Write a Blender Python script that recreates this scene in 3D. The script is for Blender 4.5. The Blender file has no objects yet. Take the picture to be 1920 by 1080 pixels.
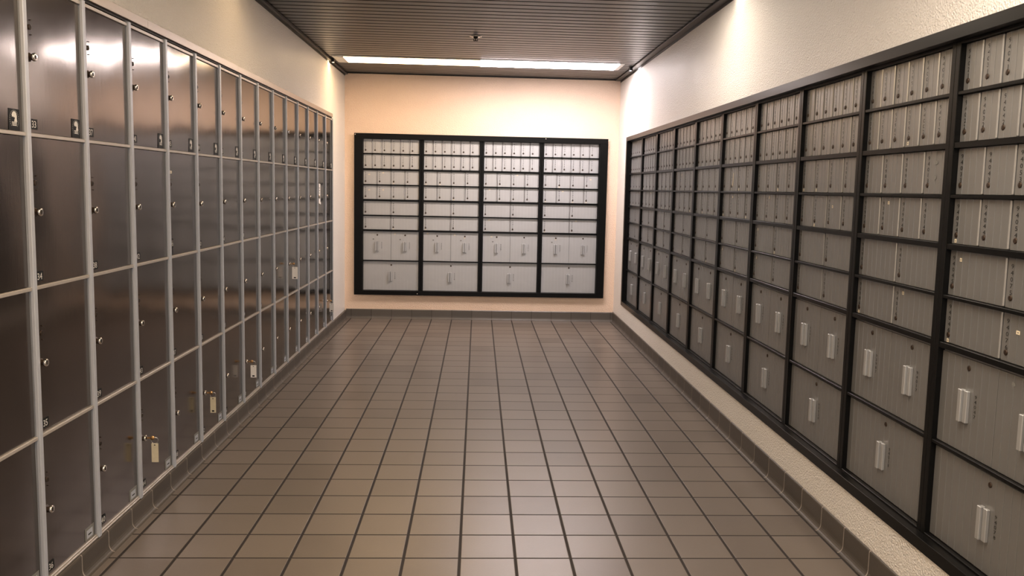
import bpy, math, random
from mathutils import Matrix, Vector, noise
random.seed(7)
S = bpy.context.scene
COL = S.collection

# ------------------------------------------------------------------ camera
H = 1.386                                   # eye height
YAW, PIT, ROL = -0.0468, -0.1052, -0.0217
M = (Matrix.Rotation(YAW, 3, 'Z') @ Matrix.Rotation(PIT, 3, 'X') @ Matrix.Rotation(ROL, 3, 'Y'))
cam = bpy.data.cameras.new('camera')
cam.sensor_width = 36.0
cam.lens = 1554.6 / 1920 * 36
cam.shift_x = -6.39 / 1920
cam.shift_y = -22.88 / 1920
cam.clip_start = 0.05
camo = bpy.data.objects.new('camera', cam)
COL.objects.link(camo)
R, U, B = M.col[0], M.col[2], -M.col[1]
camo.matrix_world = Matrix(((R[0], U[0], B[0], 0), (R[1], U[1], B[1], 0), (R[2], U[2], B[2], H), (0, 0, 0, 1)))
S.camera = camo

# ------------------------------------------------------------------ world, exposure, lamp strengths
W = bpy.data.worlds.new('world')
S.world = W
W.use_nodes = True
W.node_tree.nodes['Background'].inputs[0].default_value = (0.80, 0.80, 0.86, 1)
W.node_tree.nodes['Background'].inputs[1].default_value = 1.3
S.view_settings.view_transform = 'Standard'
S.view_settings.look = 'None'
S.view_settings.gamma = 1
S.view_settings.use_curve_mapping = False
S.view_settings.exposure = 0.25
WARM, COOL, SOFT = (1.0, 0.69, 0.37), (1.0, 0.89, 0.90), (1.0, 0.86, 0.71)
# (y of the fixture, strength of its left warm tube, strength of its right cool tube)
FIXTURES = [(7.745, 12.0, 32.0), (4.72, 4.0, 12.0), (1.79, 15.0, 24.0), (-1.14, 22.0, 24.0)]

# ------------------------------------------------------------------ dimensions
XL, XR, YB, ZC = -1.372, 1.450, 8.652, 2.519
YN = -2.6                                   # wall behind the camera
TILE, TX, TY = 0.2095, -1.0945, 2.9902
SL = 0.1047                                 # ceiling slat pitch

# ------------------------------------------------------------------ materials
def nt(name):
    m = bpy.data.materials.new(name)
    m.use_nodes = True
    t = m.node_tree
    return m, t, t.nodes['Principled BSDF']

def N(t, kind, **kw):
    n = t.nodes.new(kind)
    for k, v in kw.items():
        setattr(n, k, v)
    return n

def simple(name, col, rough=0.5, metal=0.0, spec=0.5, var=0.0, vscale=8.0, bump=0.0, bscale=60.0, stretch=None, rvar=0.0):
    m, t, b = nt(name)
    b.inputs['Base Color'].default_value = (*col, 1)
    b.inputs['Roughness'].default_value = rough
    b.inputs['Metallic'].default_value = metal
    b.inputs['Specular IOR Level'].default_value = spec
    L = t.links
    if var or bump or rvar:
        tc = N(t, 'ShaderNodeTexCoord')
        mp = N(t, 'ShaderNodeMapping')
        L.new(tc.outputs['Object'], mp.inputs[0])
        if stretch:
            mp.inputs['Scale'].default_value = stretch
    if var or rvar:
        n = N(t, 'ShaderNodeTexNoise')
        n.inputs['Scale'].default_value = vscale
        n.inputs['Detail'].default_value = 4
        L.new(mp.outputs[0], n.inputs['Vector'])
        if var:
            r = N(t, 'ShaderNodeMix', data_type='RGBA')
            r.inputs[6].default_value = (*[c * (1 - var) for c in col], 1)
            r.inputs[7].default_value = (*[min(1, c * (1 + var)) for c in col], 1)
            L.new(n.outputs['Fac'], r.inputs[0])
            L.new(r.outputs[2], b.inputs['Base Color'])
        if rvar:
            mr = N(t, 'ShaderNodeMapRange')
            mr.inputs[3].default_value = rough - rvar
            mr.inputs[4].default_value = rough + rvar
            L.new(n.outputs['Fac'], mr.inputs[0])
            L.new(mr.outputs[0], b.inputs['Roughness'])
    if bump:
        n2 = N(t, 'ShaderNodeTexNoise')
        n2.inputs['Scale'].default_value = bscale
        n2.inputs['Detail'].default_value = 3
        L.new(mp.outputs[0], n2.inputs['Vector'])
        bp = N(t, 'ShaderNodeBump')
        bp.inputs['Strength'].default_value = bump
        bp.inputs['Distance'].default_value = 0.004
        L.new(n2.outputs['Fac'], bp.inputs['Height'])
        L.new(bp.outputs[0], b.inputs['Normal'])
    return m

def emit(name, col, strength):
    m, t, b = nt(name)
    b.inputs['Base Color'].default_value = (0.8, 0.8, 0.8, 1)
    b.inputs['Emission Color'].default_value = (*col, 1)
    b.inputs['Emission Strength'].default_value = strength
    return m

def plaster(name, col, rough, spec):
    m, t, b = nt(name)
    L = t.links
    b.inputs['Roughness'].default_value = rough
    b.inputs['Specular IOR Level'].default_value = spec
    tc = N(t, 'ShaderNodeTexCoord')
    n0 = N(t, 'ShaderNodeTexNoise'); n0.inputs['Scale'].default_value = 1.7; n0.inputs['Detail'].default_value = 5
    L.new(tc.outputs['Object'], n0.inputs['Vector'])
    r = N(t, 'ShaderNodeMix', data_type='RGBA')
    r.inputs[6].default_value = (*[c * .94 for c in col], 1); r.inputs[7].default_value = (*[min(1, c * 1.04) for c in col], 1)
    L.new(n0.outputs['Fac'], r.inputs[0]); L.new(r.outputs[2], b.inputs['Base Color'])
    n1 = N(t, 'ShaderNodeTexNoise'); n1.inputs['Scale'].default_value = 150; n1.inputs['Detail'].default_value = 3
    n2 = N(t, 'ShaderNodeTexVoronoi'); n2.inputs['Scale'].default_value = 130
    L.new(tc.outputs['Object'], n1.inputs['Vector']); L.new(tc.outputs['Object'], n2.inputs['Vector'])
    ad = N(t, 'ShaderNodeMath', operation='MULTIPLY_ADD'); ad.inputs[1].default_value = 0.5
    L.new(n2.outputs['Distance'], ad.inputs[0]); L.new(n1.outputs['Fac'], ad.inputs[2])
    bp = N(t, 'ShaderNodeBump'); bp.inputs['Strength'].default_value = 1.0; bp.inputs['Distance'].default_value = 0.0055
    L.new(ad.outputs[0], bp.inputs['Height']); L.new(bp.outputs[0], b.inputs['Normal'])
    return m

def grid_tile(name, col, col2, grout, off, pitch, gw, axes, rough=0.4, spec=0.5):
    """square tiles laid out in object coordinates; axes = which two object axes carry the grid (or one)"""
    m, t, b = nt(name)
    L = t.links
    tc = N(t, 'ShaderNodeTexCoord')
    sp = N(t, 'ShaderNodeSeparateXYZ'); L.new(tc.outputs['Object'], sp.inputs[0])
    masks, cells = [], []
    for a in axes:
        s = N(t, 'ShaderNodeMath', operation='SUBTRACT'); s.inputs[1].default_value = off[a]; L.new(sp.outputs[a], s.inputs[0])
        d = N(t, 'ShaderNodeMath', operation='DIVIDE'); d.inputs[1].default_value = pitch; L.new(s.outputs[0], d.inputs[0])
        fl = N(t, 'ShaderNodeMath', operation='FLOOR'); L.new(d.outputs[0], fl.inputs[0]); cells.append(fl)
        pp = N(t, 'ShaderNodeMath', operation='PINGPONG'); pp.inputs[1].default_value = 0.5; L.new(d.outputs[0], pp.inputs[0])
        mr = N(t, 'ShaderNodeMapRange', interpolation_type='SMOOTHSTEP')
        mr.inputs[1].default_value = gw[a] * 0.35 / pitch; mr.inputs[2].default_value = gw[a] * 0.65 / pitch
        L.new(pp.outputs[0], mr.inputs[0]); masks.append(mr)
    mask = masks[0]
    cv = N(t, 'ShaderNodeCombineXYZ'); L.new(cells[0].outputs[0], cv.inputs[0])
    if len(axes) > 1:
        mm = N(t, 'ShaderNodeMath', operation='MINIMUM'); L.new(masks[0].outputs[0], mm.inputs[0]); L.new(masks[1].outputs[0], mm.inputs[1]); mask = mm
        L.new(cells[1].outputs[0], cv.inputs[1])
    wn = N(t, 'ShaderNodeTexWhiteNoise', noise_dimensions='3D'); L.new(cv.outputs[0], wn.inputs['Vector'])
    no = N(t, 'ShaderNodeTexNoise'); no.inputs['Scale'].default_value = 4.5; no.inputs['Detail'].default_value = 7; no.inputs['Roughness'].default_value = .65
    L.new(tc.outputs['Object'], no.inputs['Vector'])
    mx = N(t, 'ShaderNodeMath', operation='MULTIPLY_ADD'); mx.inputs[1].default_value = 1.3; L.new(wn.outputs['Value'], mx.inputs[0])
    m2 = N(t, 'ShaderNodeMath', operation='MULTIPLY'); m2.inputs[1].default_value = 0.6; L.new(no.outputs['Fac'], m2.inputs[0]); L.new(m2.outputs[0], mx.inputs[2])
    cm = N(t, 'ShaderNodeMix', data_type='RGBA'); cm.inputs[6].default_value = (*col, 1); cm.inputs[7].default_value = (*col2, 1)
    L.new(mx.outputs[0], cm.inputs[0])
    gm = N(t, 'ShaderNodeMix', data_type='RGBA'); gm.inputs[6].default_value = (*grout, 1)
    L.new(mask.outputs[0], gm.inputs[0]); L.new(cm.outputs[2], gm.inputs[7]); L.new(gm.outputs[2], b.inputs['Base Color'])
    rr = N(t, 'ShaderNodeMapRange'); rr.inputs[3].default_value = 0.85; rr.inputs[4].default_value = rough
    L.new(mask.outputs[0], rr.inputs[0]); L.new(rr.outputs[0], b.inputs['Roughness'])
    b.inputs['Specular IOR Level'].default_value = spec
    bp = N(t, 'ShaderNodeBump'); bp.inputs['Strength'].default_value = 0.6; bp.inputs['Distance'].default_value = 0.002
    L.new(mask.outputs[0], bp.inputs['Height'])
    n3 = N(t, 'ShaderNodeTexNoise'); n3.inputs['Scale'].default_value = 160; L.new(tc.outputs['Object'], n3.inputs['Vector'])
    bp2 = N(t, 'ShaderNodeBump'); bp2.inputs['Strength'].default_value = 0.12; bp2.inputs['Distance'].default_value = 0.002
    L.new(n3.outputs['Fac'], bp2.inputs['Height']); L.new(bp.outputs[0], bp2.inputs['Normal']); L.new(bp2.outputs[0], b.inputs['Normal'])
    return m

MAT = dict(
    wall_side=plaster('cream_wall_paint', (0.87, 0.83, 0.78), 0.36, 0.5),
    wall_back=plaster('peach_wall_paint', (0.93, 0.72, 0.56), 0.45, 0.4),
    floor=grid_tile('floor_tile', (0.112, 0.091, 0.075), (0.160, 0.132, 0.111), (0.016, 0.011, 0.009), (TX, TY, 0), TILE, (0.0108, 0.0080, 0), (0, 1), 0.33, 0.6),
    base_y=grid_tile('cove_base_tile_side', (0.058, 0.050, 0.043), (0.085, 0.073, 0.062), (0.30, 0.26, 0.23), (0, TY + .05, 0), TILE, (0, 0.0060, 0), (1,), 0.45, 0.3),
    base_x=grid_tile('cove_base_tile_end', (0.080, 0.071, 0.061), (0.110, 0.096, 0.082), (0.04, 0.03, 0.025), (TX, 0, 0), TILE, (0.004, 0, 0), (0,), 0.35),
    slat=simple('ceiling_slat_metal', (0.105, 0.110, 0.112), 0.36, 0.55, 0.5),
    plenum=simple('black_plenum', (0.008, 0.007, 0.007), 0.9),
    trim=simple('dark_ceiling_trim', (0.014, 0.014, 0.014), 0.35, 0.0, 0.3),
    steel=simple('satin_steel_door', (0.150, 0.129, 0.111), 0.15, 1.0, 0.5, var=0.06, vscale=5, bump=0.02, bscale=14, stretch=(14, 14, 1), rvar=0.03),
    post=simple('brushed_aluminium_post', (0.50, 0.53, 0.59), 0.38, 0.25, 0.5, var=0.06, vscale=30),
    rail=simple('locker_rail_metal', (0.50, 0.46, 0.42), 0.36, 0.4, 0.5),
    cap=simple('locker_header_metal', (0.47, 0.42, 0.38), 0.38, 0.7),
    chrome=simple('chrome', (0.75, 0.70, 0.64), 0.16, 1.0),
    dark=simple('dark_hole', (0.012, 0.010, 0.009), 0.6),
    black=simple('black_frame_paint', (0.005, 0.005, 0.005), 0.30, 0.0, 0.14, var=0.2, vscale=20),
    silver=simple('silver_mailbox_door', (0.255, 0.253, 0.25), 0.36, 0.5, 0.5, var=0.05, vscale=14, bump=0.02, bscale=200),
    silver_lit=simple('silver_mailbox_door_lit', (0.47, 0.475, 0.48), 0.36, 0.25, 0.5, var=0.04, vscale=14),  # same silver, lightened: the back wall's stronger light put into the colour
    ridge_lit=simple('mailbox_door_ridge_lit', (0.55, 0.55, 0.56), 0.36, 0.25),  # ridge metal lightened the same way for the light on the back wall
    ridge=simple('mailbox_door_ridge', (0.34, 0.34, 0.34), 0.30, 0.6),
    lock=simple('worn_brass_lock', (0.05, 0.032, 0.022), 0.4, 0.4, var=0.5, vscale=90),
    ink=simple('black_lettering', (0.004, 0.004, 0.004), 0.7),
    handle=simple('satin_pull_metal', (0.47, 0.475, 0.48), 0.36, 0.5),
    plate=simple('black_number_plate', (0.010, 0.011, 0.013), 0.55, spec=0.2),
    greyplate=simple('grey_sticker', (0.20, 0.20, 0.19), 0.5),
    white=simple('white_print', (0.72, 0.70, 0.67), 0.5),
    cream=simple('cream_label', (0.80, 0.70, 0.52), 0.6),
    tag=simple('yellowed_plastic_tag', (0.58, 0.52, 0.38), 0.5, var=0.15, vscale=60),
    brass=simple('brass_key', (0.55, 0.33, 0.15), 0.3, 0.9),
    paper=simple('white_paper', (0.85, 0.82, 0.80), 0.7),
    housing=simple('white_enamel_housing', (0.70, 0.70, 0.68), 0.35),
    door0=simple('grey_paint', (0.42, 0.40, 0.37), 0.5),
)

# ------------------------------------------------------------------ mesh building
class MB:
    def __init__(s): s.v = []; s.f = []; s.m = []; s.slots = []; s.smooth = []
    def slot(s, m):
        if m not in s.slots: s.slots.append(m)
        return s.slots.index(m)
    def add(s, vs, fs, m, smooth=False):
        o = len(s.v); k = s.slot(m)
        s.v += [tuple(p) for p in vs]
        for f in fs: s.f.append([o + i for i in f]); s.m.append(k); s.smooth.append(smooth)
        return s
    def box(s, x0, x1, y0, y1, z0, z1, m, bev=0.0):
        if x0 > x1: x0, x1 = x1, x0
        if y0 > y1: y0, y1 = y1, y0
        if z0 > z1: z0, z1 = z1, z0
        if bev <= 0:
            vs = [(x, y, z) for z in (z0, z1) for y in (y0, y1) for x in (x0, x1)]
            return s.add(vs, [(0, 2, 3, 1), (4, 5, 7, 6), (0, 1, 5, 4), (2, 6, 7, 3), (0, 4, 6, 2), (1, 3, 7, 5)], m)
        b = min(bev, (x1 - x0) / 2.01, (y1 - y0) / 2.01, (z1 - z0) / 2.01)
        import itertools
        vs = []; idx = {}
        for sx, sy, sz in itertools.product((0, 1), repeat=3):
            X, Y, Z = (x0, x1)[sx], (y0, y1)[sy], (z0, z1)[sz]
            dx, dy, dz = (b, -b)[sx], (b, -b)[sy], (b, -b)[sz]
            for ax, p in enumerate([(X, Y + dy, Z + dz), (X + dx, Y, Z + dz), (X + dx, Y + dy, Z)]):
                idx[(sx, sy, sz, ax)] = len(vs); vs.append(p)
        fs = []
        for ax in range(3):
            for q in (0, 1):
                o = [a for a in range(3) if a != ax]; loop = []
                for (p, r) in ((0, 0), (1, 0), (1, 1), (0, 1)):
                    c = [0, 0, 0]; c[ax] = q; c[o[0]] = p; c[o[1]] = r
                    loop.append(idx[(*c, ax)])
                fs.append(loop)
        for ax in range(3):
            o = [a for a in range(3) if a != ax]
            for p in (0, 1):
                for r in (0, 1):
                    c0 = [0, 0, 0]; c0[o[0]] = p; c0[o[1]] = r; c1 = list(c0); c0[ax] = 0; c1[ax] = 1
                    fs.append([idx[(*c0, o[0])], idx[(*c1, o[0])], idx[(*c1, o[1])], idx[(*c0, o[1])]])
        for c in itertools.product((0, 1), repeat=3):
            fs.append([idx[(*c, 0)], idx[(*c, 1)], idx[(*c, 2)]])
        cx, cy, cz = (x0 + x1) / 2, (y0 + y1) / 2, (z0 + z1) / 2
        out = []
        for f in fs:
            P = [Vector(vs[i]) for i in f]
            n = (P[1] - P[0]).cross(P[2] - P[0]); c = sum(P, Vector()) / len(P) - Vector((cx, cy, cz))
            out.append(f if n.dot(c) > 0 else f[::-1])
        return s.add(vs, out, m)
    def lathe(s, prof, cx, cz, m, n=20, axis='y', smooth=True, cy=0.0):
        """prof: list of (radius, distance along axis)"""
        vs = []
        for r, d in prof:
            for i in range(n):
                a = 2 * math.pi * i / n
                if axis == 'y': vs.append((cx + r * math.cos(a), cy + d, cz + r * math.sin(a)))
                elif axis == 'z': vs.append((cx + r * math.cos(a), cy + r * math.sin(a), cz + d))
                else: vs.append((cx + d, cy + r * math.cos(a), cz + r * math.sin(a)))
        fs = []
        for k in range(len(prof) - 1):
            for i in range(n):
                j = (i + 1) % n
                fs.append([k * n + i, k * n + j, (k + 1) * n + j, (k + 1) * n + i])
        fs.append([i for i in range(n)][::-1]); fs.append([(len(prof) - 1) * n + i for i in range(n)])
        return s.add(vs, fs, m, smooth)
    def torus(s, c, R0, r, m, ax=(1, 0, 0), n=20, k=8):
        a = Vector(ax).normalized(); u = a.orthogonal().normalized(); w = a.cross(u); vs = []; c = Vector(c)
        for i in range(n):
            t = 2 * math.pi * i / n; d = u * math.cos(t) + w * math.sin(t)
            for j in range(k):
                p = 2 * math.pi * j / k; vs.append(c + d * (R0 + r * math.cos(p)) + a * r * math.sin(p))
        fs = [[i * k + j, ((i + 1) % n) * k + j, ((i + 1) % n) * k + (j + 1) % k, i * k + (j + 1) % k] for i in range(n) for j in range(k)]
        return s.add(vs, fs, m, True)
    def plate(s, pts, y, th, m):
        """flat outline in x,z extruded from y to y-th (towards the viewer)"""
        n = len(pts)
        vs = [(p[0], y - th, p[1]) for p in pts] + [(p[0], y, p[1]) for p in pts]
        fs = [list(range(n)), list(range(2 * n - 1, n - 1, -1))] + [[i, i + n, (i + 1) % n + n, (i + 1) % n] for i in range(n)]
        return s.add(vs, fs, m)
    def prof_x(s, pts, x0, x1, m, smooth=False):
        """closed outline in y,z swept along x"""
        n = len(pts)
        vs = [(x0, *p) for p in pts] + [(x1, *p) for p in pts]
        fs = [list(range(n)), list(range(2 * n - 1, n - 1, -1))]
        s.add(vs, fs, m)
        return s.add(vs, [[i, i + n, (i + 1) % n + n, (i + 1) % n] for i in range(n)], m, smooth)
    def mesh(s, name):
        me = bpy.data.meshes.new(name)
        me.from_pydata(s.v, [], s.f)
        for k in s.slots: me.materials.append(MAT[k] if isinstance(k, str) else k)
        me.polygons.foreach_set('material_index', s.m)
        me.polygons.foreach_set('use_smooth', s.smooth)
        me.update()
        return me

def link(name, data, parent=None, loc=None, rz=None):
    o = bpy.data.objects.new(name, data)
    COL.objects.link(o)
    if parent: o.parent = parent
    if loc is not None: o.location = loc
    if rz is not None: o.rotation_euler = (0, 0, rz)
    return o

def tag(o, label, cat, group=None):
    o['label'] = label; o['category'] = cat
    if group: o['group'] = group
    return o

def struct(name, mb):
    o = link(name, mb.mesh(name)); o['kind'] = 'structure'
    return o

# digits and letters as real outlines taken from Blender's own font
_gl = {}
def glyph(ch):
    if ch not in _gl:
        c = bpy.data.curves.new('g', 'FONT'); c.body = ch; c.size = 1.0; c.resolution_u = 2
        o = bpy.data.objects.new('g', c)
        me = bpy.data.meshes.new_from_object(o)
        vs = [(v.co.x, v.co.y) for v in me.vertices]; fs = [list(p.vertices) for p in me.polygons]
        xs = [v[0] for v in vs] or [0]
        mn, mx = min(xs), max(xs)
        vs = [((x - mn), y) for x, y in vs]
        _gl[ch] = (vs, fs, mx - mn)
        bpy.data.objects.remove(o); bpy.data.curves.remove(c); bpy.data.meshes.remove(me)
    return _gl[ch]

def put_text(mb, txt, x, z, h, y, m, vertical=False, pitch=None, sx=1.0, bold=0.0):
    """h = cap height; centred on x; z = baseline (first digit's baseline when vertical)"""
    k = h / 0.70
    if vertical:
        for i, ch in enumerate(txt):
            vs, fs, w = glyph(ch)
            mb.add([(x + (a - w / 2) * k * sx, y, z - i * pitch + b * k) for a, b in vs], fs, m)
    else:
        ws = [glyph(c)[2] * k * sx for c in txt]; gap = 0.10 * k; tot = sum(ws) + gap * (len(txt) - 1); cx = x - tot / 2
        for ch, w in zip(txt, ws):
            vs, fs, _ = glyph(ch)
            mb.add([(cx + a * k * sx, y, z + b * k) for a, b in vs], fs, m)
            cx += w + gap

# ------------------------------------------------------------------ setting
fl = MB(); fl.box(-1.9, 1.95, YN - 0.1, YB + 0.3, -0.1, 0.0, 'floor'); struct('floor', fl)

# opening of the locker bank in the left wall, in y and z
LY0, LP, LYE = 2.6012, 0.378, 7.876
LYS = LY0 - LP
LZ = [0.0975, 0.5752, 1.0457, 1.5162, 1.9926]   # rail heights
LTOP = 2.037
w = MB()
w.box(-1.9, XL, YN, YB + .3, LTOP, ZC + .2, 'wall_side')
w.box(-1.9, XL, LYE, YB + .3, 0, LTOP, 'wall_side')
w.box(-1.9, XL, YN, LYS - .006, 0, LTOP, 'wall_side')
w.box(-1.9, XL, LYS - .006, LYE, 0, LZ[0] - .012, 'wall_side')
struct('wall_left', w)

# mailbox grid heights (absolute)
MZ = [H + v for v in (0.4716, 0.3220, 0.1622, 0.0040, -0.1530, -0.3110, -0.4655, -0.7805, -1.0890)]
MP = 0.62
RY0 = 7.531 + MP                                   # far edge of the first cabinet in the right wall
NR = 10
RYN = RY0 - NR * MP
RS = dict(y0=RYN - .030, y1=RY0 + .030, z0=H - 1.138, z1=H + 0.520)
w = MB()
w.box(XR, 1.95, YN, YB + .3, RS['z1'] - .01, ZC + .2, 'wall_side')
w.box(XR, 1.95, YN, YB + .3, 0, RS['z0'] + .01, 'wall_side')
w.box(XR, 1.95, RS['y1'] - .01, YB + .3, RS['z0'] + .01, RS['z1'] - .01, 'wall_side')
w.box(XR, 1.95, YN, RS['y0'] + .01, RS['z0'] + .01, RS['z1'] - .01, 'wall_side')
struct('wall_right', w)

BX0 = -1.2071
BS = dict(x0=-1.2728, x1=1.3357, z0=H - 1.1355, z1=H + .5264)
w = MB()
w.box(XL - .0, XR + .0, YB, YB + .5, BS['z1'] - .01, ZC + .2, 'wall_back')
w.box(XL - .0, XR + .0, YB, YB + .5, 0, BS['z0'] + .01, 'wall_back')
w.box(XL - .0, BS['x0'] + .01, YB, YB + .5, BS['z0'] + .01, BS['z1'] - .01, 'wall_back')
w.box(BS['x1'] - .01, XR + .0, YB, YB + .5, BS['z0'] + .01, BS['z1'] - .01, 'wall_back')
struct('wall_back', w)

# slatted metal ceiling: panels with turned-up edges over a black void
c = MB()
y = 5.4086 + 0.0095 - 90 * SL
gap = 0.0220
while y < YB - .02:
    y1 = min(y + SL - gap, YB - .004)
    if y > YN:
        x0, x1 = XL + .004, XR - .004
        e = .004
        if y1 - y > .02:
            e = .0006
            pts = [(y, ZC + .022), (y, ZC + e), (y + e, ZC), (y1 - e, ZC), (y1, ZC + e), (y1, ZC + .022)]
            c.prof_x(pts, x0, x1, 'slat')
            c.box(x0, x1, y1, y1 + gap, ZC + .0012, ZC + .006, 'plenum')
    y += SL
c.box(XL, XR, YN, YB, ZC + .10, ZC + .15, 'plenum')
struct('ceiling', c)
t = MB(); t.box(XL, XL + .030, YN, YB, ZC - .022, ZC - .001, 'trim', .002); t.box(XL, XL + .004, YN, YB, ZC - .034, ZC - .022, 'trim'); struct('trim_1', t)
t = MB(); t.box(XR - .058, XR, YN, YB, ZC - .014, ZC - .001, 'trim', .002); t.box(XR - .004, XR, YN, YB, ZC - .030, ZC - .014, 'trim'); struct('trim_2', t)
t = MB(); t.box(XL + .030, XR - .058, YB - .02, YB, ZC - .010, ZC - .001, 'trim', .002); struct('trim_3', t)

# tiled cove bases
def cove(sign, xw, th, y0, y1, m, top=.0965):
    b = MB()
    P = [(0, 0), (0, top)]
    P += [(th - .006, top), (th - .0018, top - .002), (th, top - .007), (th, .03)]
    for i in range(1, 6):
        a = i / 5 * math.pi / 2
        P.append((th + .02 * (1 - math.cos(a)), .03 - .028 * math.sin(a)))
    P.append((th + .02, 0))
    n = len(P)
    vs = [(xw + sign * p[0], y0, p[1]) for p in P] + [(xw + sign * p[0], y1, p[1]) for p in P]
    fs = [list(range(n)), list(range(2 * n - 1, n - 1, -1))] + [[i, i + n, (i + 1) % n + n, (i + 1) % n] for i in range(n)]
    if sign < 0: fs = [f[::-1] for f in fs]
    b.add(vs, fs, m)
    return b
b = cove(1, XL, .016, YN, YB, 'base_y', LZ[0] - .013); struct('baseboard_left', b)
b = cove(-1, XR, .008, YN, YB, 'base_y', .104); struct('baseboard_right', b)
b = MB()
th = .016
P = [(YB, 0), (YB, .0985), (YB - th + .004, .0985), (YB - th, .094), (YB - th, .03)]
for i in range(1, 6):
    a = i / 5 * math.pi / 2
    P.append((YB - th - .018 * (1 - math.cos(a)), .03 - .028 * math.sin(a)))
P.append((YB - th - .018, 0))
b.prof_x(P, XL + .016, XR - .008, 'base_x'); struct('baseboard_back', b)

# ------------------------------------------------------------------ ceiling lights
def fixture(y, ew, ec, label, c2):
    r = link('ceiling_light', None, None, (0, y, ZC)); tag(r, label, 'ceiling light', 'eight-foot fluorescent fixtures across the ceiling')
    x0, xm, x1 = -1.215, 0.0, 1.252
    h = MB(); h.box(-1.315, 1.300, -.195, .195, -.005, .0009, 'housing', .002)
    link('housing', h.mesh('light_housing'), r)
    for (a, b_, wd, dp, col, st, nm) in ((x0, xm - .002, .165, .006, WARM, ew, 'warm'), (xm + .002, x1, .190, .007, c2, ec, 'cool')):
        l = MB(); pts = []
        for i in range(13):
            t_ = math.pi * i / 12
            pts.append((-wd * math.cos(t_) * (1 if abs(math.cos(t_)) > .98 else .97), -.0052 - dp * (math.sin(t_) ** .55)))
        l.prof_x(pts[::-1], a, b_, emit('lamp_lens_' + nm, col, st), True)
        o = link('lens', l.mesh('lens_' + nm), r); o['label'] = 'glowing %s half of the lens' % ('warm yellow left' if nm == 'warm' else 'cool white right')
    for s, xa, xb in ((0, -1.315, x0 - .001), (1, x1 + .001, 1.300)):
        e = MB()
        if s == 0: pts = [(xb, -.0052), (xb, -.011), (xa + .02, -.008), (xa, -.0052)]
        else: pts = [(xa, -.0052), (xb, -.0052), (xb - .006, -.009), (xa, -.011)]
        n = 4
        vs = [(p[0], -.165, p[1]) for p in pts] + [(p[0], .165, p[1]) for p in pts]
        fs = [list(range(n)), list(range(2 * n - 1, n - 1, -1))] + [[i, i + n, (i + 1) % n + n, (i + 1) % n] for i in range(n)]
        e.add(vs, fs, 'housing')
        link('end_cap', e.mesh('end_cap'), r)
    # small glowing pieces and baffles added to throw scallops on the side walls
    for xw, sg, st, cc in ((-1.3375, -1, ew, WARM), (1.3870, 1, ec, c2)):
        if st < 5 or y < 4: continue
        q = MB(); q.lathe([(.008, -.009), (.008, .009)], 0, 0, emit('scallop_helper_glow', cc, st * (28 if sg < 0 else 15)), 12, 'x')
        o = link('scallop_helper', q.mesh('scallop_helper'), r, (xw, 0, -.020)); o['label'] = 'small glowing cylinder added beside the wall to cast its scallop'
        q = MB()
        for s2 in (-1, 1): q.box(-.012, .012, s2 * .020, s2 * .024, -.034, -.0052, 'trim')
        q.box(-.012, .012, -.020, .020, -.0095, -.0052, 'trim')
        q.box(-sg * .0122, -sg * .0162, -.024, .024, -.034, -.0052, 'trim')
        link('scallop_baffle', q.mesh('scallop_baffle'), r, (xw, 0, 0))
for (fy, ew, ec), lb in zip(FIXTURES, (
        'long glowing fluorescent ceiling fixture just in front of the back wall',
        'long fluorescent ceiling fixture halfway down the room above the frame',
        'long fluorescent ceiling fixture nearly overhead of the camera',
        'long fluorescent ceiling fixture behind the camera')):
    fixture(fy, ew, ec, lb, COOL if fy > 7 else SOFT)

# sprinkler
sp = link('fire_sprinkler', None, None, (-0.038, 6.42, ZC)); tag(sp, 'small dark pendent fire sprinkler hanging from the slatted ceiling', 'sprinkler')
m_ = MB(); m_.lathe([(.044, .001), (.044, -.002), (.034, -.005), (.018, -.006)], 0, 0, 'chrome', 24, 'z'); o = link('escutcheon', m_.mesh('escutcheon'), sp); o['label'] = 'bright ring against the ceiling'
m_ = MB(); m_.lathe([(.019, -.0062), (.019, -.012), (.013, -.015), (.013, -.018)], 0, 0, 'trim', 16, 'z'); link('body', m_.mesh('sprinkler_body'), sp)
m_ = MB()
for s in (-1, 1):
    m_.box(s * .012, s * .016, -.003, .003, -.030, -.018, 'trim'); m_.box(0, s * .016, -.003, .003, -.033, -.030, 'trim')
m_.lathe([(.004, -.031), (.004, -.018)], 0, 0, 'trim', 10, 'z')
link('frame_arms', m_.mesh('frame_arms'), sp)
m_ = MB(); m_.lathe([(.006, -.033), (.019, -.034), (.019, -.036), (.006, -.0365)], 0, 0, 'trim', 16, 'z'); link('deflector', m_.mesh('deflector'), sp)

# ------------------------------------------------------------------ mailbox cabinets
# local frame: x to the right as you face the cabinet, -y towards you, z up from the floor
POST, RAIL = 0.023, 0.0105
DOORY = 0.018                                      # doors sit back behind the frame
ROWS = [6, 6, 4, 4, 2, 2, 2, 1]
fm = MB()
dep = .40
fm.box(.0006, POST, 0, dep, MZ[8] - .028, MZ[0] + .028, 'black', .0015)
fm.box(MP - POST, MP - .0006, 0, dep, MZ[8] - .028, MZ[0] + .028, 'black', .0015)
fm.box(POST, MP - POST, .0, dep, MZ[0], MZ[0] + .028, 'black', .0015)
fm.box(POST, MP - POST, .0, dep, MZ[8] - .028, MZ[8] - .001, 'black', .0015)
for i, z in enumerate(MZ[1:8], 1):
    t_ = .018 if i in (2, 4, 6) else RAIL
    fm.box(POST, MP - POST, .002, .05, z - t_ / 2, z + t_ / 2, 'black', .001)
fm.box(POST, MP - POST, .045, dep, MZ[8], MZ[0], 'black')
FRAME = fm.mesh('cabinet_frame')

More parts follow.
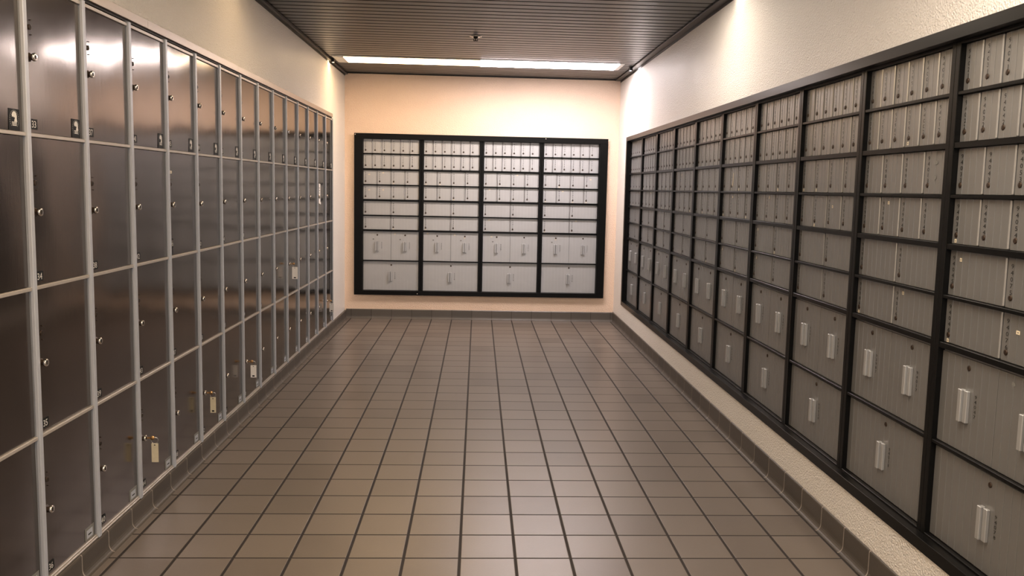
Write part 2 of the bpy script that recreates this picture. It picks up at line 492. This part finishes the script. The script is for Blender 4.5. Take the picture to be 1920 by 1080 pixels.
def door_mesh(wd, ht, n_ridge, small, sv='silver', rg='ridge'):
    """origin at the lower left of the door opening; front face on y = 0"""
    d = MB(); g = .0012
    if small:
        # flat panel, dark joint, then the rounded hinge barrel on the right
        d.box(g, wd - .0120, 0, .012, g, ht - g, sv, .0008)
        d.box(wd - .0095, wd - .0030, -.0030, .010, g, ht - g, rg, .0028)
        d.box(wd - .0120, wd - .0003, .006, .012, g, ht - g, 'black')
        right = wd - .013
    else:
        d.box(g, wd - g, 0, .012, g, ht - .010, sv, .0008)
        d.box(g, wd - g, .005, .012, ht - .0100, ht - g, rg)
        right = wd - .004
    if n_ridge:
        p = right / (n_ridge + 1)
        for i in range(1, n_ridge + 1):
            x = i * p
            d.box(x - .0009, x + .0009, -.0011, .001, g * 1.5, ht - (.012 if not small else g * 1.5), rg)
    return d.mesh('mailbox_door')
OPEN = MP - 2 * POST
DW = {6: OPEN / 6, 4: OPEN / 4, 2: OPEN / 2, 1: OPEN}
def rail_t(i): return .018 if i in (2, 4, 6) else (RAIL if 0 < i < 8 else 0)
DH = [(MZ[r] - rail_t(r) / 2) - (MZ[r + 1] + rail_t(r + 1) / 2) for r in range(8)]
DM = {}; DML = {}
for r in range(8):
    n = ROWS[r]
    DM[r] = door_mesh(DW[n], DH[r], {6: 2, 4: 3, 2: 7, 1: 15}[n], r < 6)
    DML[r] = door_mesh(DW[n], DH[r], {6: 2, 4: 3, 2: 7, 1: 15}[n], r < 6, 'silver_lit', 'ridge_lit')  # lit copy of the same doors, used on the back wall
lk = MB()
lk.lathe([(.0085, .001), (.0085, -.0018), (.0070, -.0030), (.0046, -.0032)], 0, 0, 'lock', 16)
lk.box(-.0006, .0006, -.0036, -.003, -.0035, .0035, 'dark')
LOCK = lk.mesh('lock')
hm = MB()                                           # stepped pull: raised grip, dark groove, lower wing
hm.box(-.0190, -.0020, -.0175, .0, 0, .100, 'handle', .0015)
hm.box(-.0020, .0010, -.004, .0, .001, .099, 'dark')
hm.box(.0010, .0190, -.0110, .0, 0, .099, 'handle', .0015)
HANDLE = hm.mesh('handle')
stk = MB(); stk.box(-.0055, .0055, -.0004, .0, 0, .011, 'cream'); stk.box(-.0022, .0022, -.00055, -.0004, .003, .008, 'greyplate'); STICK = stk.mesh('sticker')
stw = MB(); stw.box(-.008, .008, -.0004, .0, 0, .011, 'cream'); stw.box(-.003, .003, -.00055, -.0004, .004, .007, 'greyplate'); STICKW = stw.mesh('wide_sticker')
smg = MB(); smg.plate([(-.008, .0), (.001, -.004), (.009, .002), (.006, .009), (-.002, .011), (-.009, .006)], 0, .0003, 'greyplate'); SMUDGE = smg.mesh('smudge')
torn = MB(); torn.plate([(-.006, 0), (.004, .002), (.007, .03), (.010, .072), (.004, .080), (.001, .04)], 0, .0004, 'cream'); TORN = torn.mesh('torn_sticker')
OFF = {6: [0, 1, 2, 3, 4, 5], 4: [1, 2, 3, 5], 2: [2, 5], 1: [5]}

def cabinet(base, loc, rz, label, group, stickers, first_group=None):
    """stickers: {(row, column): [(kind, x offset, z offset)]} measured from the door's lower left"""
    root = link('mailbox_cabinet', None, None, loc, rz); tag(root, label, 'mailbox', group)
    link('frame', FRAME, root)
    for r in range(8):
        n = ROWS[r]; z = MZ[r + 1] + rail_t(r + 1) / 2
        for cidx in range(n):
            x = POST + cidx * DW[n]
            jy = random.uniform(-.0006, .0006)
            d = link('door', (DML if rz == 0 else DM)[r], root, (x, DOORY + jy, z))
            num = '%05d' % (base * 10 + OFF[n][cidx] * 10 + r + 1)
            t = MB(); wd, ht = DW[n], DH[r]
            if r < 6:
                lx = .023 + random.uniform(-.001, .001); lz = ht - .114
                put_text(t, num, lx, ht - .031, .0128, -.0008, 'ink', True, .0185, 1.4)
                lo = link('lock', LOCK, d, (lx, 0, lz)); lo.rotation_euler = (0, random.uniform(-.6, .6), 0)
                sx_, sz_ = lx, lz - .024
            else:
                if r == 6: hx, hz = wd * .50, ht - .205
                else: hx, hz = wd * .492, ht - .208
                put_text(t, num, hx + .047, hz + .083, .0105, -.0008, 'ink', True, .0150, 1.4)
                link('handle', HANDLE, d, (hx, 0, hz))
                lo = link('lock', LOCK, d, (wd * .508, 0, ht - .038)); lo.rotation_euler = (0, random.uniform(-.6, .6), 0)
                sx_, sz_ = wd * .5, ht - .06
            link('number', t.mesh('number_' + num), d)
            for kind, dx, dz in stickers.get((r, cidx), []):
                if kind == 'u': o = link('sticker', STICK, d, (sx_, -.0012, sz_))
                elif kind == 's': o = link('sticker', STICK, d, (dx, -.0012, dz))
                elif kind == 'w': o = link('sticker', STICKW, d, (dx, -.0012, dz))
                elif kind == 'm': o = link('smudge', SMUDGE, d, (dx, -.0012, dz))
                elif kind == 't': o = link('torn_sticker', TORN, d, (dx, -.0012, dz))
    return root

back_st = [
    {(2, 0): [('w', .060, .095)], (2, 1): [('w', .060, .115)], (2, 2): [('u', 0, 0)], (3, 0): [('w', .060, .090)], (3, 1): [('w', .060, .092)],
     (5, 1): [('u', 0, 0)], (6, 0): [('m', .105, .215)], (6, 1): [('w', .040, .270), ('m', .095, .215)]},
    {(2, 0): [('u', 0, 0)], (2, 1): [('u', 0, 0)], (3, 2): [('u', 0, 0)], (5, 0): [('u', 0, 0)], (6, 0): [('w', .045, .280), ('m', .105, .215)],
     (6, 1): [('m', .105, .215), ('u', 0, 0), ('w', .040, .270)]},
    {(2, 2): [('w', .060, .118)], (3, 0): [('w', .060, .118)], (5, 0): [('w', .062, .115)], (6, 0): [('w', .090, .260), ('m', .105, .210)]},
    {(2, 1): [('u', 0, 0)], (2, 3): [('w', .062, .090)], (3, 0): [('u', 0, 0)], (3, 1): [('w', .062, .115)], (3, 2): [('u', 0, 0)], (3, 3): [('u', 0, 0)],
     (5, 0): [('u', 0, 0)], (5, 1): [('w', .065, .120)], (6, 0): [('u', 0, 0), ('m', .105, .215)]}]
names = ['leftmost', 'second from the left', 'third from the left', 'rightmost']
for k in range(4):
    cabinet(9324 + 6 * k, (BX0 + MP * k, 8.646, 0), 0,
            'grey mailbox cabinet in black frame, %s of four in the back wall' % names[k],
            'mailbox cabinets in the back wall', back_st[k])
right_st = {
    9: {(3, 0): [('u', 0, 0)], (4, 0): [('s', .060, .110)], (5, 0): [('u', 0, 0)], (5, 1): [('w', .070, .085)], (6, 1): [('m', .07, .26)]},
    8: {(1, 3): [('u', 0, 0)], (3, 1): [('s', .060, .115)], (5, 0): [('u', 0, 0)], (5, 1): [('s', .062, .115)], (2, 3): [('m', .07, .10), ('m', .066, .05)]},
    7: {(2, 0): [('u', 0, 0)], (2, 1): [('u', 0, 0)], (3, 2): [('s', .058, .090)], (3, 1): [('u', 0, 0)], (5, 0): []},
    6: {(2, 2): [('u', 0, 0)], (3, 1): [('s', .056, .120)], (4, 0): [('s', .050, .110)], (4, 1): [('u', 0, 0)], (5, 0): [('s', .050, .110)], (5, 1): [('t', .265, .02)], (6, 1): [('m', .10, .27)]},
    5: {(2, 1): [('t', .045, .03)], (2, 2): [('u', 0, 0)], (3, 1): [('w', .055, .115)], (3, 0): [('u', 0, 0)], (3, 3): [('u', 0, 0)], (5, 0): [('s', .045, .11)], (5, 1): [('u', 0, 0)], (6, 1): [('m', .10, .26)]},
    4: {(3, 1): [('u', 0, 0)], (5, 1): [('u', 0, 0)]},
    3: {(2, 1): [('s', .05, .11)], (3, 3): [('u', 0, 0)], (6, 0): [('s', .09, .27)]},
    2: {(2, 2): [('u', 0, 0)], (3, 1): [('u', 0, 0)], (6, 0): [('s', .09, .27)]},
    1: {(2, 0): [('u', 0, 0)], (3, 2): [('s', .05, .12)], (6, 0): [('u', 0, 0)]},
    0: {(2, 0): [('u', 0, 0)], (3, 1): [('u', 0, 0)]}}
ords = ['first', 'second', 'third', 'fourth', 'fifth', 'sixth', 'seventh', 'eighth', 'ninth', 'tenth']
for k in range(NR):
    lb = 'grey mailbox cabinet in the right wall, %s from the back corner' % ords[k]
    if k == NR - 1: lb = 'grey mailbox cabinet cut by the right edge, numbered from 94021 to 94078'
    if k == 0: lb = 'grey mailbox cabinet in the right wall, the one nearest the back corner'
    cabinet(9348 + 6 * k, (1.476, RY0 - MP * k, 0), -math.pi / 2, lb, 'mailbox cabinets in the right wall', right_st[k])

# surrounds: a flat black band with an inward return
def surround(w_, h0, h1, inner, front, back, label, screws):
    """local: x 0..w_; inner = (x0, x1, z0, z1); front/back y"""
    root = MB()
    a0, a1, b0, b1 = inner
    for (x0, x1, z0, z1) in ((0, w_, b1, h1), (0, w_, h0, b0), (0, a0, b0, b1), (a1, w_, b0, b1)):
        root.box(x0, x1, front, front + .006, z0, z1, 'black', .001)
    t_ = .004
    # return lining down to the cabinet faces
    root.box(a0, a1, front + .005, back, b1, b1 + t_, 'black'); root.box(a0, a1, front + .005, back, b0 - t_, b0, 'black')
    root.box(a0 - t_, a0, front + .005, back, b0 - t_, b1 + t_, 'black'); root.box(a1, a1 + t_, front + .005, back, b0 - t_, b1 + t_, 'black')
    return root
sb = surround(BS['x1'] - BS['x0'], BS['z0'], BS['z1'], (BX0 + POST - .002 - BS['x0'], BX0 + 4 * MP - POST + .002 - BS['x0'], MZ[8] - .001, MZ[0] + .001), 0, .0245, '', 0)
r = link('mailbox_surround', None, None, (BS['x0'], YB - .031, 0))
tag(r, 'black metal surround framing the four mailbox cabinets in the back wall', 'frame')
link('band', sb.mesh('back_band'), r)
sc = MB(); sc.lathe([(.005, 0), (.005, -.0012), (.003, -.002)], 0, 0, 'chrome', 12); SC = sc.mesh('screw')
for sx, sz in ((.012, BS['z1'] - .014), (.655, BS['z0'] + .016), (1.96, BS['z1'] - .016)):
    link('screw', SC, r, (sx, 0, sz))
wR = RS['y1'] - RS['y0']
sb = surround(wR, RS['z0'], RS['z1'], (RS['y1'] - RY0 + POST - .002, wR - (RYN + POST - .002 - RS['y0']), H - 1.0965, H + .4805), 0, .0315, '', 0)
r = link('mailbox_surround', None, None, (1.4437, RS['y1'], 0), -math.pi / 2)
tag(r, 'long black metal surround framing the row of mailbox cabinets in the right wall', 'frame')
link('band', sb.mesh('right_band'), r)

# ------------------------------------------------------------------ parcel lockers
# local frame: x along the wall away from the camera, -y into the room, z up; y = 0 is the wall face
PW = .0205                                          # post width
fy = -.0145                                          # post front
def locker_post(x, wd=PW):
    p = MB()
    p.box(x - wd / 2, x + wd / 2, fy, .0, LZ[0] - .010, LZ[4] + .0005, 'post', .0012)
    p.box(x - wd / 2, x + wd / 2 + .003, -.004, .018, LZ[0] - .010, LZ[4] + .0005, 'post')
    return p
pm_ = locker_post(PW / 2 + .0004).mesh('locker_post')
X0, X1 = PW + .0035, LP - .0035                      # door opening in x
bodym = MB(); bodym.box(.001, LP - .001, .020, .42, LZ[0] - .008, LZ[4] + .0005, 'black')
BODY = bodym.mesh('locker_body')
rl = []
for i, z in enumerate(LZ):
    m_ = MB()
    if i == 0:
        m_.box(PW + .004, LP - .001, -.011, .02, z - .010, z - .0035, 'rail', .001); m_.box(PW + .004, LP - .001, -.007, .02, z - .0025, z + .0035, 'rail', .001)
    elif i == 4:
        m_.box(PW + .004, LP - .001, -.008, .02, z - .017, z - .005, 'rail', .001)
    else:
        m_.box(PW + .004, LP - .001, -.010, .02, z - .0055, z + .0055, 'rail', .001)
    rl.append(m_.mesh('locker_rail'))

def locker_door(zb, zt, seed):
    """slightly dished sheet-metal door; origin at its lower left"""
    rnd = random.Random(seed)
    wd, ht = X1 - X0, zt - zb
    d = MB(); n = 14
    bulge = .0016 + rnd.uniform(-.0006, .0007); tx_ = rnd.uniform(-.0006, .0006); tz_ = rnd.uniform(-.0005, .0005)
    vs = []
    for j in range(n + 1):
        for i in range(n + 1):
            a, b_ = 2 * i / n - 1, 2 * j / n - 1
            q = bulge * (1 - a * a) * (1 - b_ * b_) + tx_ * a + tz_ * b_
            q += .0007 * noise.noise(Vector((a * 1.3 + seed * 3.1, b_ * 1.6, seed)))
            vs.append((i / n * wd, -.001 - q, j / n * ht))
    fs = [[j * (n + 1) + i, j * (n + 1) + i + 1, (j + 1) * (n + 1) + i + 1, (j + 1) * (n + 1) + i] for j in range(n) for i in range(n)]
    d.add(vs, fs, 'steel', True)
    o = len(vs)
    per = [i for i in range(n + 1)] + [j * (n + 1) + n for j in range(1, n + 1)] + [n * (n + 1) + i for i in range(n - 1, -1, -1)] + [j * (n + 1) for j in range(n - 1, 0, -1)]
    rim = [(vs[i][0], .014, vs[i][2]) for i in per]; k = len(per)
    top = [vs[i] for i in per]
    d.add(top + rim, [[i, i + k, (i + 1) % k + k, (i + 1) % k] for i in range(k)] , 'steel')
    return d.mesh('locker_door')

kb = MB()
kb.lathe([(.0150, .003), (.0150, -.003), (.0120, -.005), (.0105, -.006), (.0105, -.014)], 0, 0, 'lock', 6, smooth=False)
kb.lathe([(.0112, -.014), (.0122, -.016), (.0122, -.021), (.0100, -.023), (.0060, -.0215)], 0, 0, 'chrome', 20)
kb.box(-.0011, .0011, -.0235, -.021, -.0065, .0065, 'dark')
KNOB = kb.mesh('key_lock')
kh = MB(); kh.lathe([(.0085, .003), (.0085, -.0025), (.0072, -.0032), (.0055, -.0026)], 0, 0, 'lock', 16)
kh.box(-.0014, .0014, -.0036, -.002, -.006, .006, 'dark')
for dx, dz in ((.006, .022), (.006, -.022)):
    kh.lathe([(.0017, .001), (.0017, -.003)], dx, dz, 'lock', 8)
KEYH = kh.mesh('master_keyhole')
bs = MB(); bs.box(0, .068, -.0012, 0, 0, .046, 'greyplate'); bs.box(.012, .056, -.0016, -.0012, .006, .036, 'post'); bs.box(.022, .046, -.0019, -.0016, .016, .021, 'plate'); BST = bs.mesh('vent_sticker')
lgm = MB()                                          # dark postal emblem: ring of lettering, eagle above bars
lgm.box(0, .058, -.0012, 0, 0, .062, 'plate')
for i in range(26):
    a = math.pi * 2 * i / 26 + .1
    if math.sin(a) < -.75 and abs(math.cos(a)) < .5: continue
    cx_, cz_ = .029 + .0235 * math.cos(a), .032 + .0255 * math.sin(a)
    lgm.box(cx_ - .0014, cx_ + .0014, -.0016, -.0012, cz_ - .0016, cz_ + .0016, 'greyplate')
eagle = [(.020, .036), (.0185, .042), (.022, .0475), (.028, .0505), (.034, .0495), (.0385, .045), (.040, .039), (.0395, .033), (.0415, .0255), (.029, .0255), (.030, .030), (.0325, .0345), (.029, .037), (.0265, .0355), (.0235, .0385)]
eagle = [((p - .029) * 1.22 + .029, (q - .034) * 1.22 + .035) for p, q in eagle]
lgm.plate(eagle, -.0012, .0005, 'white')
for i, (a, b_) in enumerate(((.0165, .0415), (.0175, .0415), (.0185, .0405))):
    lgm.box(a, b_, -.0017, -.0012, .0215 - i * .0043, .0240 - i * .0043, 'white')
LOGO = lgm.mesh('postal_emblem')

group = 'steel parcel locker columns along the left wall'
ORD2 = ['eleventh', 'twelfth', 'thirteenth', 'fourteenth']
LOC_X = XL
def door_zs(r):
    zt, zb = LZ[4 - r], LZ[3 - r]
    return (zb + (.0075 if r < 3 else .0055)), (zt - (.019 if r == 0 else .0075))
for k in range(-1, 14):
    y0 = LY0 + k * LP - PW / 2 - .0004
    n0 = 33 + 4 * k
    last = (k == 13)
    lb = 'steel parcel locker column, %s whole one from the left edge, doors %d to %d' % (ords[k] if k < 10 else ORD2[k - 10], n0, n0 + 3)
    if k == -1: lb = 'steel parcel locker column cut off by the left edge of the photo'
    if k == 13: lb = 'steel parcel locker column at the far end of the left wall'
    root = link('parcel_locker', None, None, (LOC_X, y0, 0), math.pi / 2); tag(root, lb, 'locker', group)
    link('body', BODY, root); link('post', pm_, root)
    if last: link('post', locker_post(LP - .005, .007).mesh('end_post'), root)
    for rm in rl: link('rail', rm, root)
    for r in range(4):
        zb, zt = door_zs(r)
        d = link('door', locker_door(zb, zt, k * 4 + r + 10), root, (X0, 0, zb))
        kz = LZ[3 - r] + .233 - zb
        yo = -.0018
        kz += random.uniform(-.002, .002)
        kbo = link('key_lock', KNOB, d, (.0335 + PW / 2 - X0, yo, kz)); kbo.rotation_euler = (0, random.uniform(-.4, .4), 0)
        kho = link('keyhole', KEYH, d, (.0465 + PW / 2 - X0, yo, LZ[3 - r] + .3245 - zb))
        npm = MB(); npm.box(0, .041, -.0012, 0, 0, .031, 'plate'); put_text(npm, str(n0 + r), .0205, .0050, .0210, -.0014, 'white', sx=1.0)
        if not (k == 3 and r == 1):
            link('number_plate', npm.mesh('number_plate'), d, (.0290 + PW / 2 - X0, yo + .0003, LZ[3 - r] + .018 - zb))
        else:
            npm = MB(); npm.box(0, .034, -.0012, 0, .030, .072, 'plate'); put_text(npm, '46', .017, .038, .028, -.0014, 'white', sx=.7); npm.box(.002, .030, -.0012, 0, 0, .028, 'plate')
            link('number_plate', npm.mesh('tall_number_plate'), d, (.0290 + PW / 2 - X0, yo + .0003, LZ[3 - r] + .010 - zb))
        if r == 0:
            if k != 1: link('postal_emblem', LOGO, d, (.290 + PW / 2 - X0, yo + .0003, LZ[3] + .0085 - zb))
        if r == 3:
            link('sticker', BST, d, (.286 + PW / 2 - X0, yo + .0003, .002))
        if k == 3 and r == 1:
            wl = MB(); wl.box(0, .034, -.0008, 0, 0, .012, 'cream'); wl.box(.010, .026, -.001, -.0008, .004, .008, 'greyplate'); o = link('label_strip', wl.mesh('label_strip'), d, (.016, yo, .365))
        if k == 5 and r == 0:
            wl = MB(); wl.plate([(0, 0), (.008, -.014), (.016, -.001)], 0, .0006, 'white'); link('sticker', wl.mesh('white_chip'), d, (.008, yo, .44))

# header trim over the lockers
hd = link('locker_header', None, None, (XL, LYS, 0), math.pi / 2); tag(hd, 'long flat metal header strip capping the lockers under the left wall', 'trim')
L = LYE - LYS
segs = [0, 1.32, 2.6, 3.9, L - .002]
for a, b_ in zip(segs, segs[1:]):
    m_ = MB(); m_.box(a + .0006, b_ - .0006, -.012, .018, LZ[4] + .010, LTOP, 'cap', .001)
    m_.box(a, b_, -.0025, .018, LZ[4] + .001, LZ[4] + .0095, 'dark')
    link('strip', m_.mesh('header_strip'), hd)

# keys with tags hanging in some locks, and a paper slip
def key_tag(k, r, label, dark_print=True, tagmat='tag', tl=.075, tw=.026):
    kz = LZ[3 - r] + .233
    y = LY0 + k * LP + .0335
    root = link('key_tag', None, None, (XL + .0255, y, kz), math.pi / 2); tag(root, label, 'key', 'keys with tags left hanging in locker locks')
    m_ = MB(); m_.box(-.0008, .0008, -.018, .0, -.004, .004, 'brass'); m_.lathe([(.009, -.0012), (.009, .0012)], .0, .0, 'brass', 14, 'x', cy=-.022)
    link('key', m_.mesh('key'), root)
    m_ = MB(); m_.torus((.004, -.030, -.012), .013, .0009, 'chrome', (1, .3, 0)); link('key_ring', m_.mesh('key_ring'), root)
    m_ = MB(); yc = -.030                            # the tag hangs edge-on to the wall, facing the room's entrance
    m_.box(.0025, .0050, yc - tw / 2, yc + tw / 2, -.026 - tl, -.024, tagmat, .0008)
    m_.box(.0018, .0026, yc - .003, yc + .003, -.033, -.029, 'dark')
    if dark_print: m_.box(.0018, .0026, yc - tw * .2, yc + tw * .2, -.020 - tl, -.012 - tl, 'plate')
    link('tag', m_.mesh('tag'), root)
key_tag(2, 3, 'brass key with long yellowed tag in lowest lock of locker 44', False, tl=.078, tw=.028)
key_tag(4, 3, 'key with yellowed tag in lowest lock of locker 52', True, tl=.078, tw=.028)
key_tag(6, 3, 'key with pale grey tag in lowest lock of locker 60', True, 'paper', tl=.072, tw=.034)
key_tag(9, 2, 'key with pale printed tag at mid height in locker 71', True, 'paper', tl=.085, tw=.040)
key_tag(13, 3, 'key with white printed tag on farthest lowest locker door', True, 'paper', tl=.075, tw=.040)
pp = MB(); pp.plate([(0, 0), (.090, -.012), (.095, .005), (.070, .012), (.072, .165), (.006, .170)], 0, .0008, 'paper')
for i in range(5): pp.box(.016, .060, -.0011, -.0008, .04 + i * .022, .046 + i * .022, 'greyplate')
o = link('paper_slip', pp.mesh('paper_slip'), None, (XL + .0042, LY0 + 12 * LP + .085, LZ[2] + .175), math.pi / 2); tag(o, 'white paper slip taped on a locker door near the far end', 'paper')
